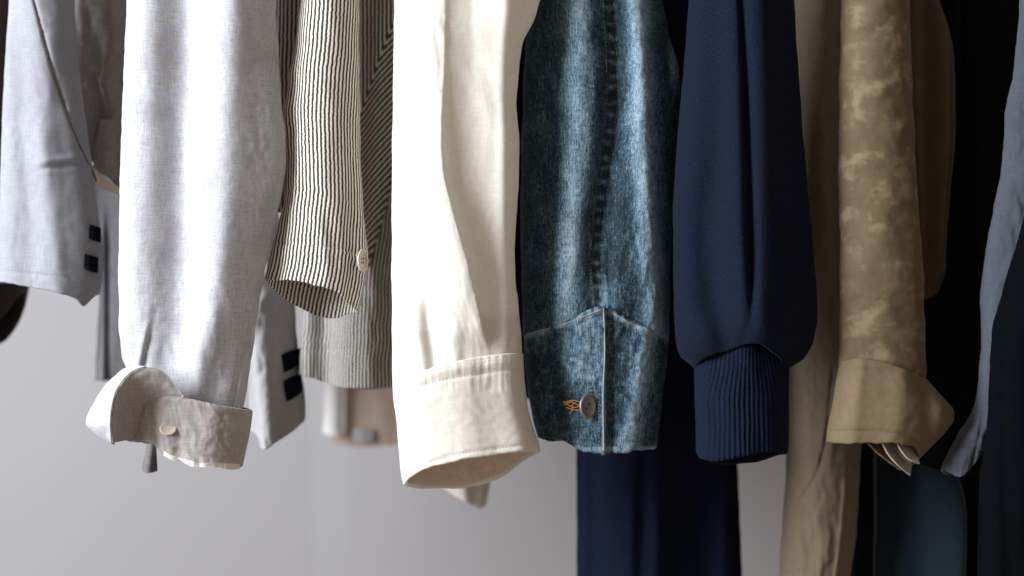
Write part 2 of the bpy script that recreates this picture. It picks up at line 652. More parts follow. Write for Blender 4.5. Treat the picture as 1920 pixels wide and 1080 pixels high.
def denim_mat(name):
    """indigo twill, rubbed pale, with ridge highlights painted in, where the cloth stands proud (attribute wear_highlight) with streaky white warp"""
    m, nt, p = nodes_for(name)
    streak = uvn(nt, 900, 60, 3, .65, 1.0)
    fine = uvn(nt, 1000, 260, 2, .65, 6.0)
    cross = uvn(nt, 90, 700, 2, .6, 3.0)
    blo = uvn(nt, 45, 26, 4, .65, 7.0)
    at = nd(nt, 'ShaderNodeAttribute', attribute_name='wear_highlight')
    wv = at.outputs['Fac']
    f = fmath(nt, 'ADD', wv, fmath(nt, 'MULTIPLY', fmath(nt, 'SUBTRACT', streak, 0.5), 0.95))
    f = fmath(nt, 'ADD', f, fmath(nt, 'MULTIPLY', fmath(nt, 'SUBTRACT', blo, 0.5), 0.55))
    f = fmath(nt, 'ADD', f, fmath(nt, 'MULTIPLY', fmath(nt, 'SUBTRACT', fine, 0.5), 1.0))
    f = fmath(nt, 'ADD', f, fmath(nt, 'MULTIPLY', fmath(nt, 'SUBTRACT', cross, 0.5), 0.35))
    r = nd(nt, 'ShaderNodeValToRGB')
    e = r.color_ramp.elements
    e[0].position, e[0].color = 0.0, (0.006, 0.011, 0.017, 1)
    e[1].position, e[1].color = 1.0, (0.32, 0.41, 0.465, 1)
    for pos, c in ((0.3, (0.018, 0.035, 0.048, 1)), (0.52, (0.055, 0.107, 0.15, 1)), (0.75, (0.15, 0.24, 0.31, 1))):
        x = e.new(pos)
        x.color = c
    nt.links.new(f, r.inputs[0])
    nt.links.new(r.outputs[0], p.inputs['Base Color'])
    p.inputs['Roughness'].default_value = 0.9
    p.inputs['Specular IOR Level'].default_value = 0.29
    bp = nd(nt, 'ShaderNodeBump')
    bp.inputs['Strength'].default_value = 0.5
    bp.inputs['Distance'].default_value = 0.0008
    nt.links.new(fmath(nt, 'ADD', fine, streak), bp.inputs['Height'])
    nt.links.new(bp.outputs[0], p.inputs['Normal'])
    return m


M = dict(
    linen=cloth('pale_grey_linen', (0.53, 0.53, 0.56), slub=0.085, blotch=0.14, weave=0.25, fleck=(0.19, 0.175, 0.18), tint=(0.36, 0.34, 0.35), trans=0.2),
    linen_in=cloth('linen_wrong_side', (0.36, 0.33, 0.32), slub=0.08, blotch=0.06, weave=0.4),
    greyjk=cloth('grey_chambray', (0.31, 0.31, 0.34), slub=0.06, blotch=0.10, weave=0.2, fleck=(0.2, 0.2, 0.22), trans=0.15),
    greyjk2=cloth('warm_grey_chambray', (0.34, 0.325, 0.33), slub=0.05, blotch=0.08, weave=0.3),
    taupe=cloth('taupe_wool', (0.29, 0.26, 0.25), slub=0.12, blotch=0.1),
    sand=cloth('sand_facing', (0.72, 0.62, 0.47), slub=0.06),
    slategrey=cloth('slate_grey_cloth', (0.13, 0.125, 0.13), slub=0.1),
    brown=cloth('dark_brown_cloth', (0.035, 0.026, 0.023), slub=0.12),
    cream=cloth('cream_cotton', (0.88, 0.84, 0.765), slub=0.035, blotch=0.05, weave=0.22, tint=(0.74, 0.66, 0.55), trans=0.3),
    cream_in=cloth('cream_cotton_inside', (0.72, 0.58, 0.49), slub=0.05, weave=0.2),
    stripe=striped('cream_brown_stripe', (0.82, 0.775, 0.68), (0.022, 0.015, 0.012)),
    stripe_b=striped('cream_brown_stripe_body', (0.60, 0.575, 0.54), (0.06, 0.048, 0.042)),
    mushroom=cloth('mushroom_brown_cloth', (0.42, 0.32, 0.26), slub=0.06),
    white=cloth('white_cotton', (0.88, 0.87, 0.87), slub=0.04),
    denim=denim_mat('washed_denim'),
    navy=cloth('navy_fleece', (0.0072, 0.0098, 0.02), slub=0.05, blotch=0.05, weave=0.2, sheen=0.02, coarse=1.2, fuzz=0.4),
    navyrib=cloth('navy_rib_knit', (0.007, 0.0098, 0.022), slub=0.14, weave=0.3, sheen=0.02, fuzz=0.45),
    navyl=cloth('dark_navy_wool', (0.009, 0.012, 0.028), slub=0.08, sheen=0.0),
    black=cloth('black_cloth', (0.0065, 0.0068, 0.009), slub=0.1, sheen=0.0),
    khaki=cloth('khaki_linen', (0.118, 0.083, 0.044), slub=0.05, blotch=0.10, weave=0.2, tint=(0.165, 0.122, 0.072), light_dapple=(0.27, 0.20, 0.12), sheen=0.05, rough=0.7),
    khaki_p=cloth('khaki_linen_plain', (0.138, 0.099, 0.055), slub=0.05, blotch=0.12, weave=0.2, tint=(0.18, 0.134, 0.079), sheen=0.05, rough=0.7),
    khaki_in=cloth('khaki_wrong_side', (0.36, 0.31, 0.26), slub=0.06, weave=0.2),
    tan=cloth('tan_coat_cloth', (0.175, 0.134, 0.09), slub=0.06, blotch=0.08, tint=(0.13, 0.10, 0.07)),
    inkblue=cloth('ink_navy_cloth', (0.003, 0.0035, 0.005), slub=0.08, sheen=0.0),
    paleblue=cloth('pale_blue_grey_cotton', (0.066, 0.075, 0.092), slub=0.06, weave=0.2, fleck=(0.045, 0.05, 0.06)),
    slate=cloth('slate_blue_cloth', (0.014, 0.022, 0.03), slub=0.06),
    horn=plain('pale_horn_button', (0.50, 0.43, 0.35), 0.35, 0.5),
    beige=plain('beige_button', (0.50, 0.43, 0.33), 0.4, 0.5),
    pewter=plain('aged_metal_button', (0.24, 0.225, 0.21), 0.45, 0.5, 0.6),
    hole=plain('button_hole_dark', (0.02, 0.015, 0.012), 0.9, 0.1),
    blackpatch=cloth('black_tape', (0.006, 0.007, 0.011), slub=0.05, sheen=0.0),
    thr_cream=plain('cream_thread', (0.55, 0.48, 0.40), 0.9, 0.1),
    thr_taupe=plain('taupe_thread', (0.30, 0.25, 0.21), 0.9, 0.1),  # plain taupe thread for the denim seam
    thr_denim=plain('faded_denim_thread', (0.34, 0.36, 0.36), 0.9, 0.1),
    thr_orange=plain('orange_tack_thread', (0.42, 0.19, 0.06), 0.9, 0.1),
    thr_dark=plain('dark_brown_thread', (0.07, 0.05, 0.035), 0.9, 0.1),
    thr_grey=plain('grey_thread', (0.27, 0.25, 0.25), 0.9, 0.1),
)

# ------------------------------------------------------------------ setting: the wall behind the rail
def wall_mat():
    m, nt, p = nodes_for('painted_wall')
    tc = nd(nt, 'ShaderNodeTexCoord')
    n = nd(nt, 'ShaderNodeTexNoise')
    n.inputs['Scale'].default_value = 2.2
    n.inputs['Detail'].default_value = 4
    nt.links.new(tc.outputs['Object'], n.inputs['Vector'])
    c = mixc(nt, n.outputs[0], (0.295, 0.283, 0.288), (0.325, 0.312, 0.318))
    nt.links.new(c, p.inputs['Base Color'])
    p.inputs['Roughness'].default_value = 0.8
    f = nd(nt, 'ShaderNodeTexNoise')
    f.inputs['Scale'].default_value = 260
    nt.links.new(tc.outputs['Object'], f.inputs['Vector'])
    bp = nd(nt, 'ShaderNodeBump')
    bp.inputs['Strength'].default_value = 0.29
    bp.inputs['Distance'].default_value = 0.001
    nt.links.new(f.outputs[0], bp.inputs['Height'])
    nt.links.new(bp.outputs[0], p.inputs['Normal'])
    return m


WALLM = wall_mat()
YW = 0.95


xa, xb = W(585, 0, YW)[0], W(655, 0, YW)[0]
prof_ = [(-2.6, YW), (xa, YW), (xb, YW - 0.005), (2.6, YW - 0.005), (2.6, YW + 0.1), (-2.6, YW + 0.1)]
k_ = len(prof_)
wall = mesh_obj('wall', [(x, y, -0.2) for x, y in prof_] + [(x, y, 2.6) for x, y in prof_],
                [(i, (i + 1) % k_, (i + 1) % k_ + k_, i + k_) for i in range(k_)] + [tuple(range(k_ - 1, -1, -1)), tuple(range(k_, 2 * k_))], WALLM, None, smooth=False)
wall['kind'] = 'structure'

TOP = -380

# ================================================================== far left: dark brown jacket
t = thing('brown_jacket', 'very dark brown jacket with rounded hem behind the grey sleeve, far left edge', 'jacket', -60, 620, 0.22)
tube('body', t, M['brown'], [(TOP, -80), (620, -80)], [(TOP, 60), (300, 60), (500, 52), (560, 44), (620, 20)], TOP,
     [(0, 640), (.5, 640), (.8, 620), (.93, 590), (1, 545)], Y0=0.22, dF=60, dB=60,
     folds=[wrinkle(6, 60, 400, 3)], colpx=5, rowpx=6)

# ------------------------------------------------------------------ taupe jacket glimpsed between grey sleeve and linen shirt
t = thing('taupe_jacket', 'dark taupe jacket with sand hem facing, between the grey sleeve and pale linen shirt', 'jacket', 190, 350, 0.17)
s = tube('body', t, M['taupe'], [(TOP, 90), (400, 110)], [(TOP, 262), (400, 262)], TOP, [(0, 250), (.4, 290), (.75, 345), (1, 385)], Y0=0.17, dF=50, dB=60,
         folds=[vf([(0, 195), (350, 205)], -9, 22), wrinkle(5, 34, 160, 8), wrinkle(2, 16, 40, 9)], colpx=3.2, rowpx=4, th=2)
sheet('hem_facing', t, M['sand'], [[(150, 262, 57), (172, 288, 60), (196, 322, 60), (226, 352, 52), (250, 366, 40)],
                                   [(150, 292, 59), (172, 328, 63), (190, 352, 63), (222, 368, 55), (250, 378, 42)]], 0.17, nu=30, nv=8, th=2, noise=0.5)
sheet('lapel_fold', t, M['taupe'], [[(212, 240, 52), (226, 238, 50), (240, 240, 44)], [(204, 290, 56), (222, 290, 55), (240, 290, 46)],
                                       [(200, 330, 58), (224, 345, 54), (244, 352, 46)]], 0.17, nu=16, nv=20, th=1.5, noise=0.5)

t = thing('grey_coat', 'slate grey coat tail hanging behind the left edge of the pale linen shirt', 'coat', 205, 712, 0.28)
tube('body', t, M['slategrey'], [(TOP, 170), (350, 178), (500, 190), (712, 182)], [(TOP, 300), (712, 280)], TOP, [(0, 712), (1, 714)], Y0=0.28, dF=34, dB=40,
     folds=[vf([(300, 206), (712, 209)], 9, 9, 5, y0=420), wrinkle(2, 30, 200, 5)], colpx=3, rowpx=5, prof=0.35)

# ------------------------------------------------------------------ 1 grey jacket sleeve
t = thing('grey_jacket', 'soft grey chambray jacket sleeve with two black tape tabs, leftmost sleeve', 'jacket', 90, 560, 0.07)
seam1 = [(TOP, -20), (-100, 50), (0, 77), (100, 103), (170, 122), (250, 148), (340, 182)]
s = tube('sleeve', t, M['greyjk'], [(TOP, 45), (0, 20), (200, 8), (400, 0), (560, -10)],
         [(TOP, 122), (0, 138), (150, 150), (250, 163), (300, 170), (400, 184), (480, 193), (530, 190), (575, 180)], TOP,
         [(0, 528), (.4, 540), (.7, 553), (.86, 563), (.93, 575), (1, 552)], [(0, 528), (.5, 532), (1, 552)], Y0=0.07, dF=36, dB=34,
         folds=[vf(seam1, -1.8, 2.6, 5),
                hf([(85, 318), (165, 302)], 2.6, 7, x0=92, x1=166), hf([(85, 330), (165, 313)], -2.0, 5, x0=92, x1=166),
                vf([(0, 40), (300, 62), (560, 70)], -5, 26), vf([(200, 95), (560, 132)], 4, 22, y0=250), wrinkle(1.7, 44, 150, 21), wrinkle(0.6, 20, 30, 22),
                hf([(0, 508), (190, 532)], -0.9, 4)], th=1.6)
for n_, (cx, cy, wd, hg) in enumerate(((186, 441, 17, 32), (180, 497, 19, 33))):
    z0 = s.Y(cx - 6, cy)
    sheet('tape_tab', t, M['blackpatch'],
          [[(cx - wd / 2, cy - hg / 2, (0.07 - s.Y(cx - 9, cy)) * 1000 + 1.4), (cx, cy - hg / 2 + 2, (0.07 - s.Y(cx - 5, cy)) * 1000 + 1.6), (cx + wd / 2, cy - hg / 2 + 5, 12)],
           [(cx - wd / 2 - 1, cy + hg / 2 - 6, (0.07 - s.Y(cx - 9, cy)) * 1000 + 1.4), (cx, cy + hg / 2 - 2, (0.07 - s.Y(cx - 5, cy)) * 1000 + 1.6), (cx + wd / 2 - 1, cy + hg / 2, 12)]],
          0.07, nu=10, nv=8, th=1.2, noise=0.2)
P, _, _ = path_on(s, [(x - 1, y) for y, x in seam1 if y > -150], 4, 0.0003)
cord('seam', t, M['thr_dark'], P, 0.0008)
stitches('hem_stitching', t, M['thr_grey'], s, [[(6, 509), (60, 513), (120, 522), (172, 532)]], pitch=6)

# ------------------------------------------------------------------ 3 pale jacket with black tabs, behind the linen cuff
t = thing('chambray_jacket', 'pale grey jacket front with two black tape tabs, right of the rolled linen cuff', 'jacket', 525, 835, 0.165)
s = tube('front_panel', t, M['greyjk2'], [(TOP, 430), (300, 445), (600, 462), (808, 468)],
         [(TOP, 505), (300, 510), (440, 530), (520, 550), (620, 556), (680, 562), (730, 570), (780, 573), (812, 562)], TOP,
         [(0, 806), (.18, 812), (.32, 826), (.42, 841), (.5, 839), (.75, 822), (.92, 805), (1, 790)],
         [(0, 806), (.5, 812), (1, 790)], Y0=0.165, dF=30, dB=30, prof=0.6,
         folds=[vf([(500, 478), (640, 486), (740, 500), (840, 514)], [(400, 4), (600, 20), (840, 26)], 22, 44),
                vf([(500, 530), (840, 545)], -5, 16, y0=560), wrinkle(2.2, 26, 50, 31, rot=.4), wrinkle(1.2, 13, 20, 32)], th=1.6)
for cx, cy, wd, hg in ((550, 676, 30, 38), (554, 727, 27, 44)):
    a, b = (0.165 - s.Y(cx - 13, cy)) * 1000, (0.165 - s.Y(cx + 8, cy)) * 1000
    sheet('tape_tab', t, M['blackpatch'],
          [[(cx - wd / 2, cy - hg / 2 + 10, a + 2.5), (cx, cy - hg / 2 + 2, (a + b) / 2 + 3.5), (cx + wd / 2, cy - hg / 2 - 4, b - 2)],
           [(cx - wd / 2 + 6, cy + hg / 2 + 4, a + 2.5), (cx + 2, cy + hg / 2 - 2, (a + b) / 2 + 3.5), (cx + wd / 2 + 2, cy + hg / 2 - 14, b - 2)]],
          0.165, nu=10, nv=8, th=1.2, noise=0.2)

# ------------------------------------------------------------------ 2 pale linen shirt
t = thing('linen_shirt', 'pale grey linen shirt sleeve with turned-up taupe cuff and curled lip', 'shirt', 350, 870, -0.02)
s = tube('sleeve', t, M['linen'], [(TOP, 250), (0, 238), (200, 230), (400, 224), (600, 223), (660, 228), (700, 240), (760, 262)],
         [(TOP, 552), (-60, 528), (0, 519), (60, 520), (120, 524), (200, 529), (260, 536), (310, 536), (350, 531), (420, 515), (520, 494), (600, 482), (700, 468), (770, 455)], TOP,
         [(0, 745), (.4, 775), (1, 785)], Y0=-0.02, dF=[(TOP, 30), (500, 30), (780, 26)], dB=26,
         folds=[vf([(TOP, 345), (0, 350), (300, 345), (560, 340), (700, 330)], [(TOP, -21), (400, -21), (650, -14), (780, -5)], 48, 42),
                vf([(TOP, 455), (0, 450), (300, 440), (520, 425), (740, 382)], [(TOP, 7), (600, 8), (780, 5)], 34, 40),
                vf([(520, 478), (640, 462), (765, 438)], -2.2, 3.5, 6, y0=570), vf([(520, 486), (640, 470), (765, 446)], 1.6, 4, 10, y0=560),
                vf([(590, 297), (690, 276)], -2.4, 3.5, 8, y0=615, fade=20), vf([(590, 288), (690, 267)], 1.6, 9, 5, y0=615, fade=20),
                vf([(520, 420), (740, 370)], 3, 10, 26, y0=600), vf([(600, 415), (740, 405)], -4, 24, y0=660),
                wrinkle(1.5, 36, 54, 41, 'crumple', win=box(x0=478, y0=180, y1=760, soft=25)),
                wrinkle(0.9, 40, 60, 42, 'crumple', win=box(y0=520, soft=60)),
                wrinkle(0.8, 50, 160, 43), wrinkle(0.15, 14, 20, 44)], th=1.3, edge=2.2)
LS = s
# turned-up cuff: band
cb = tube('cuff', t, M['linen_in'], [(690, 236), (740, 233), (830, 232)], [(690, 474), (770, 474), (830, 465), (878, 454)], 735,
          [(0, 822), (.15, 828), (.3, 834), (.42, 852), (.56, 862), (.64, 868), (.78, 870), (1, 874)],
          [(0, 822), (.25, 812), (.5, 826), (.8, 852), (1, 874)],
          topF=[(0, 742), (.15, 738), (.35, 738), (.62, 752), (.85, 764), (1, 771)], topB=[(0, 735), (.5, 742), (1, 771)],
          Y0=-0.024, dF=[(735, 37), (875, 31)], dB=34, topin=30, inner=90, th=2.2,
          folds=[hf([(235, 745), (320, 746), (390, 760), (475, 778)], 1.2, 6), vf([(740, 262), (830, 250)], -3, 9), vf([(740, 290), (850, 276)], 2, 14),
                 vf([(790, 300), (850, 312)], -3.2, 9, y0=790, fade=25), vf([(780, 345), (860, 350)], -2.4, 12, y0=800, fade=25), vf([(735, 420), (870, 400)], 2, 26),
                 wrinkle(1.3, 22, 26, 51, 'crumple'), hf([(330, 838), (380, 852), (455, 862)], -1.0, 3, x0=330)], seed=7, hemwob=1.5)
# pale frayed lower edge of the band
def along(surf, pts, h, out, jit, seed):
    P = np.array(pts, float)
    q = cr(P, 60, 0)
    r = []
    for k in (0.0, 0.5, 1.0):
        r.append([(x, y + h * k + vnoise(np.array([x / 17.0]), np.array([seed + k * .3]), seed)[0] * jit * k, (surf.Y0 - surf.Y(x, min(y, y))) * 1000 + out * (1 - k * .8)) for x, y in q])
    return r
sheet('cuff_edge', t, M['cream'], along(cb, [(318, 840), (332, 850), (350, 855), (368, 860), (382, 865), (405, 865), (430, 867), (452, 869)], 10, 0.8, 5, 3), -0.024, nu=60, nv=6, th=1.0, noise=0.5)
# curled lip of the cuff, standing out to the left into the light
sheet('cuff_lip', t, M['linen'],
      [[(240, 694, 20), (268, 689, 40), (295, 690, 50)],
       [(208, 722, 18), (240, 711, 45), (271, 702, 57)],
       [(184, 758, 16), (220, 744, 48), (251, 728, 62)],
       [(170, 790, 15), (206, 771, 47), (241, 757, 62)],
       [(182, 806, 16), (208, 795, 46), (236, 786, 59)],
       [(205, 822, 18), (220, 814, 42), (234, 810, 54)],
       [(224, 832, 20), (228, 830, 36), (233, 829, 48)]],
      -0.024, nu=44, nv=60, th=1.6, noise=1.3, seed=9, nl=26)
sheet('lip_lining', t, M['linen_in'],
      [[(294.5, 690.5, 49.5), (326, 699, 46), (360, 742, 38)],
       [(271.5, 702.5, 56), (306, 712, 48), (354, 746, 36)],
       [(252, 728.5, 61), (285, 731, 45), (332, 749, 33)],
       [(242, 757.5, 61), (262, 754, 42), (300, 756, 28)],
       [(237, 786.5, 58), (252, 783, 38), (290, 780, 20)],
       [(235, 810.5, 53), (250, 807, 34), (286, 804, 18)],
       [(233.5, 828, 47), (248, 824, 28), (280, 818, 14)]],
      -0.024, nu=36, nv=40, th=1.2, noise=0.9, seed=19)
lathe_button('button', t, M['beige'], M['hole'], cb.at(329, 803, 0.0004), 0.0078, 0.0066, 0.0013, yaw=0.15, pitch=-0.35, holes=0)
sheet('strap_end', t, M['slategrey'], [[(274, 812, -10), (280, 812, -8), (287, 812, -10)], [(270, 845, -12), (279, 845, -9), (288, 845, -12)], [(261, 882, -14), (274, 888, -8), (288, 884, -16)]],
      0.03, nu=12, nv=20, th=1.6, noise=0.4)
stitches('stitching', t, M['thr_grey'], LS, [[(468, 570), (455, 650), (432, 755)], [(284, 628), (272, 690)]], pitch=6)

# ------------------------------------------------------------------ 4 striped shirt
t = thing('striped_shirt', 'cream and dark brown pinstriped shirt with open cuff and small button', 'shirt', 640, 720, 0.08)
s = tube('sleeve', t, M['stripe'], [(TOP, 590), (-80, 572), (0, 564), (90, 552), (150, 541), (230, 533), (300, 536), (360, 535), (420, 522), (480, 506), (525, 495)],
         [(TOP, 676), (0, 674), (200, 675), (350, 679), (430, 685), (485, 691), (520, 687), (585, 672)], TOP,
         [(0, 524), (.3, 529), (.6, 539), (.78, 550), (.9, 570), (1, 584)],
         [(0, 526), (.3, 566), (.62, 590), (.78, 594), (.9, 585), (1, 584)], Y0=0.0, dF=27, dB=24, prof=0.5,
         folds=[vf([(TOP, 570), (200, 556), (460, 530)], -3, 12), vf([(0, 600), (400, 600)], 3, 40), hf([(505, 458), (560, 458), (620, 468), (690, 478)], -1.3, 3.5),
                hf([(505, 470), (690, 490)], 1.0, 8), vf([(300, 660), (560, 664)], -3, 12, y0=360), wrinkle(1.4, 40, 80, 61), wrinkle(0.8, 14, 22, 62, win=box(x0=640, soft=12)),
                wrinkle(1.5, 16, 34, 63, 'crumple', win=box(x1=560, y0=80, y1=420, soft=20))], th=1.4, inner=130, seed=11)
lathe_button('button', t, M['horn'], M['hole'], s.at(681, 491, 0.0015), 0.0062, 0.0108, 0.0024, yaw=0.75)
stitches('hem_stitching', t, M['thr_cream'], s, [[(512, 462), (560, 461), (620, 470), (684, 480)]], pitch=5.5)
PER = 0.0045


def chev(PX, PY, U, V):
    k = SC * 1.06
    u = np.maximum(-PX, 0.75 * PX + 0.65 * PY - 1329) * k
    return u, V


tube('gap_shade_panel', t, M['stripe_b'], [(TOP, 500), (300, 505), (400, 515)], [(TOP, 640), (400, 600)], TOP, [(0, 395), (1, 405)], Y0=0.045, dF=8, dB=16,  # added panel set in the linen sleeve's shadow to keep the gap dark
     folds=[wrinkle(3, 24, 120, 64)], th=1.2)
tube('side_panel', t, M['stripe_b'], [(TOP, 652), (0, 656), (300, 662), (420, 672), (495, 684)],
     [(TOP, 775), (0, 768), (260, 762), (340, 738), (430, 714), (497, 692)], TOP, [(0, 494), (1, 498)], Y0=0.095, dF=22, dB=20,
     folds=[vf([(TOP, 700), (200, 690)], -6, 16), vf([(0, 735), (250, 700)], 4, 20), wrinkle(1.5, 30, 60, 66)], uvf=chev, colpx=2.2, th=1.2)
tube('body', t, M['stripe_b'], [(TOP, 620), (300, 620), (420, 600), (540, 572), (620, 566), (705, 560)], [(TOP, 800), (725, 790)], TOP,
     [(0, 700), (.15, 710), (.35, 725), (.55, 728), (.75, 725), (1, 722)], Y0=0.15, dF=36, dB=60, prof=0.5,
     folds=[vf([(300, 610), (700, 612)], -24, 34), vf([(300, 700), (720, 700)], 6, 26, 40), hf([(560, 655), (740, 660)], -1.0, 5), wrinkle(2.0, 34, 120, 67), wrinkle(0.9, 14, 40, 68)], th=1.4)

# ------------------------------------------------------------------ 5 blurred shirt tail far behind
t = thing('brown_shirt', 'mushroom brown shirt tail with white edge far behind, below the pinstriped hem', 'shirt', 700, 830, 0.55)
tube('tail', t, M['mushroom'], [(300, 640), (700, 636), (800, 618), (838, 622)], [(300, 820), (838, 800)], 300, [(0, 826), (.25, 836), (.5, 834), (1, 830)], Y0=0.55, dF=22, dB=30,
     folds=[wrinkle(3, 40, 80, 71)], colpx=4, rowpx=5)
sheet('white_edge', t, M['white'], [[(618, 300, 22), (634, 300, 34), (652, 300, 30)], [(614, 700, 24), (632, 700, 36), (652, 700, 30)], [(610, 812, 26), (630, 816, 38), (650, 812, 30)]],
      0.55, nu=14, nv=40, th=2, noise=0.8)
sheet('white_hem_tab', t, M['greyjk2'], [[(664, 803, 28), (682, 801, 31), (702, 805, 28)], [(666, 826, 30), (684, 828, 33), (702, 826, 30)]], 0.55, nu=12, nv=8, th=2, noise=0.3)

# ------------------------------------------------------------------ 6 cream shirt
t = thing('cream_shirt', 'bright cream cotton shirt sleeve with long fold and open stitched cuff', 'shirt', 860, 915, 0.0)
fold6 = [(TOP, 832), (0, 838), (150, 836), (260, 832), (330, 836), (400, 852), (500, 880), (580, 898), (665, 918)]
s = tube('sleeve', t, M['cream'], [(TOP, 742), (0, 739), (300, 735), (500, 734), (720, 736)],
         [(TOP, 1075), (-60, 1035), (0, 1013), (40, 1000), (80, 981), (120, 974), (200, 969), (280, 974), (350, 972), (450, 966), (520, 966), (560, 971), (660, 979), (720, 983)], TOP,
         [(0, 735), (.5, 705), (1, 690)], Y0=0.0, dF=33, dB=30,
         folds=[vf(fold6, [(TOP, 3), (100, 4), (300, 10), (500, 14), (610, 9), (660, 0.5), (700, 0)], 60, 6, 's'),
                vf([(TOP, 890), (300, 885), (420, 905), (640, 940)], [(TOP, -6.5), (350, -6.5), (520, -4), (660, 0)], 40, 34),
                vf([(TOP, 955), (300, 950), (600, 955)], [(TOP, 5), (300, 6), (600, 3)], 18, 20),
                vf([(500, 800), (600, 806), (690, 818)], -5, 12, 20, y0=570, fade=40), vf([(540, 775), (690, 790)], 3, 16, y0=590),
                vf([(520, 845), (690, 858)], 2.5, 14, y0=590), vf([(560, 962), (664, 958)], -2.6, 4, 8, y0=590, fade=25),
                wrinkle(1.0, 26, 44, 81, 'crumple', win=box(x0=800, x1=850, y0=20, y1=300, soft=25)),
                wrinkle(1.0, 50, 90, 82), wrinkle(0.8, 44, 70, 83, 'crumple', win=box(y0=480, soft=60)), wrinkle(0.15, 14, 20, 84), wrinkle(0.7, 20, 90, 86, 'ridge', rot=-.25, win=box(x1=900, y0=430, soft=70))], th=1.3, seed=13)
c = tube('cuff', t, M['cream'], [(640, 735), (700, 735), (800, 744), (880, 751), (915, 757)], [(640, 980), (664, 981), (700, 983), (760, 989), (800, 1000), (830, 1010), (850, 1014)], 664,
         [(0, 908), (.06, 893), (.18, 877), (.45, 858), (.7, 848), (.9, 842), (1, 846)],
         [(0, 910), (.12, 917), (.4, 916), (.68, 896), (.88, 862), (1, 846)],
         topF=[(0, 716), (.15, 705), (.35, 690), (.55, 678), (.8, 668), (1, 664)], Y0=-0.002, dF=[(660, 37), (910, 38)], dB=32, topin=12, inner=400, th=2.4,
         folds=[hf([(735, 728), (800, 706), (870, 691), (985, 676)], 1.3, 8), hf([(735, 744), (800, 722), (870, 707), (985, 690)], -0.9, 4),
                hf([(755, 884), (860, 850), (1010, 830)], -0.9, 3.5), vf([(700, 790), (880, 800)], 2, 26), vf([(700, 905), (860, 930)], -2.5, 30),
                vf([(720, 965), (850, 985)], 2.5, 20), wrinkle(0.6, 60, 40, 91, 'crumple'), wrinkle(0.25, 16, 14, 92),
                wrinkle(0.6, 9, 60, 93, win=box(y1=735, soft=14))], seed=17, hemwob=0.8)
stitches('cuff_stitching', t, M['thr_cream'], c, [[(742, 742), (800, 721), (870, 706), (940, 695), (982, 690)], [(760, 884), (800, 867), (860, 850), (930, 839), (1006, 830)],
                                                 [(742, 722), (800, 700), (870, 686), (940, 675), (980, 671)]], pitch=6.5)
# inside of the cuff
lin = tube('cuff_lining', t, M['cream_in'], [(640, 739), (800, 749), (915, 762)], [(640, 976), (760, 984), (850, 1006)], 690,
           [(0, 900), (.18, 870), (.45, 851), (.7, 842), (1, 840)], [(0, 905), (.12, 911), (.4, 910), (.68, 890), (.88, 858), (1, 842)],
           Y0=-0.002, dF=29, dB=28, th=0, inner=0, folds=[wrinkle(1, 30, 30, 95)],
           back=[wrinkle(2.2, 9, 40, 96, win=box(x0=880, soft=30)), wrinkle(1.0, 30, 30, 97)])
fs = tube('far_cuff', t, M['cream'], [(500, 800), (860, 822), (905, 824), (925, 836), (950, 868)], [(500, 935), (890, 921), (950, 911)], 500,
          [(0, 910), (.15, 925), (.4, 940), (.55, 949), (1, 949)], Y0=0.3, dF=20, dB=20, folds=[vf([(500, 872), (950, 870)], 9, 26, 14), wrinkle(1.2, 20, 30, 98)], th=1.8)

# ------------------------------------------------------------------ 7 black shirt between cream and denim
t = thing('black_shirt', 'black shirt in the gap between cream sleeve and denim sleeve', 'shirt', 1010, 740, 0.2)
tube('body', t, M['black'], [(TOP, 930), (740, 950)], [(TOP, 1080), (740, 1075)], TOP, [(0, 740), (1, 760)], Y0=0.2, dF=50, dB=60, folds=[wrinkle(5, 40, 300, 101)], colpx=5, rowpx=7)

# ------------------------------------------------------------------ 8 denim jacket
t = thing('denim_jacket', 'washed blue denim jacket sleeve with faded cuff and metal button', 'jacket', 1120, 845, 0.055)
seam8 = [(TOP, 1142), (0, 1143), (100, 1148), (200, 1150), (330, 1135), (480, 1120), (585, 1127)]


def wear_highlight8(X, Y, D):  # faded ridge bands, part real fade, part highlight painted into the colour
    a = np.exp(-((X - crv([(0, 1080), (300, 1083), (450, 1068), (600, 1062)])(Y)) / 32)**2) * 0.52
    b = np.exp(-((X - crv([(0, 1190), (300, 1202), (450, 1214), (600, 1226)])(Y)) / 30)**2) * 0.64
    c = np.exp(-((X - 1130) / 22)**2) * np.exp(-((Y - 560) / 30)**2) * 0.45
    d = np.exp(-((X - 1262) / 14)**2) * np.exp(-((Y - 120) / 60)**2) * 0.5
    tk = np.exp(-((X - crv(seam8)(Y) + 5) / 9)**2) * np.clip(np.sin(Y / 3.9 + vnoise(Y / 40.0, X * 0, 3) * 3), -0.3, 1) * 0.34
    sd = X - crv(seam8)(Y)
    return 0.27 + (a + b) * (1 - np.exp(-((sd - 2) / 22)**2)) + c + d + tk


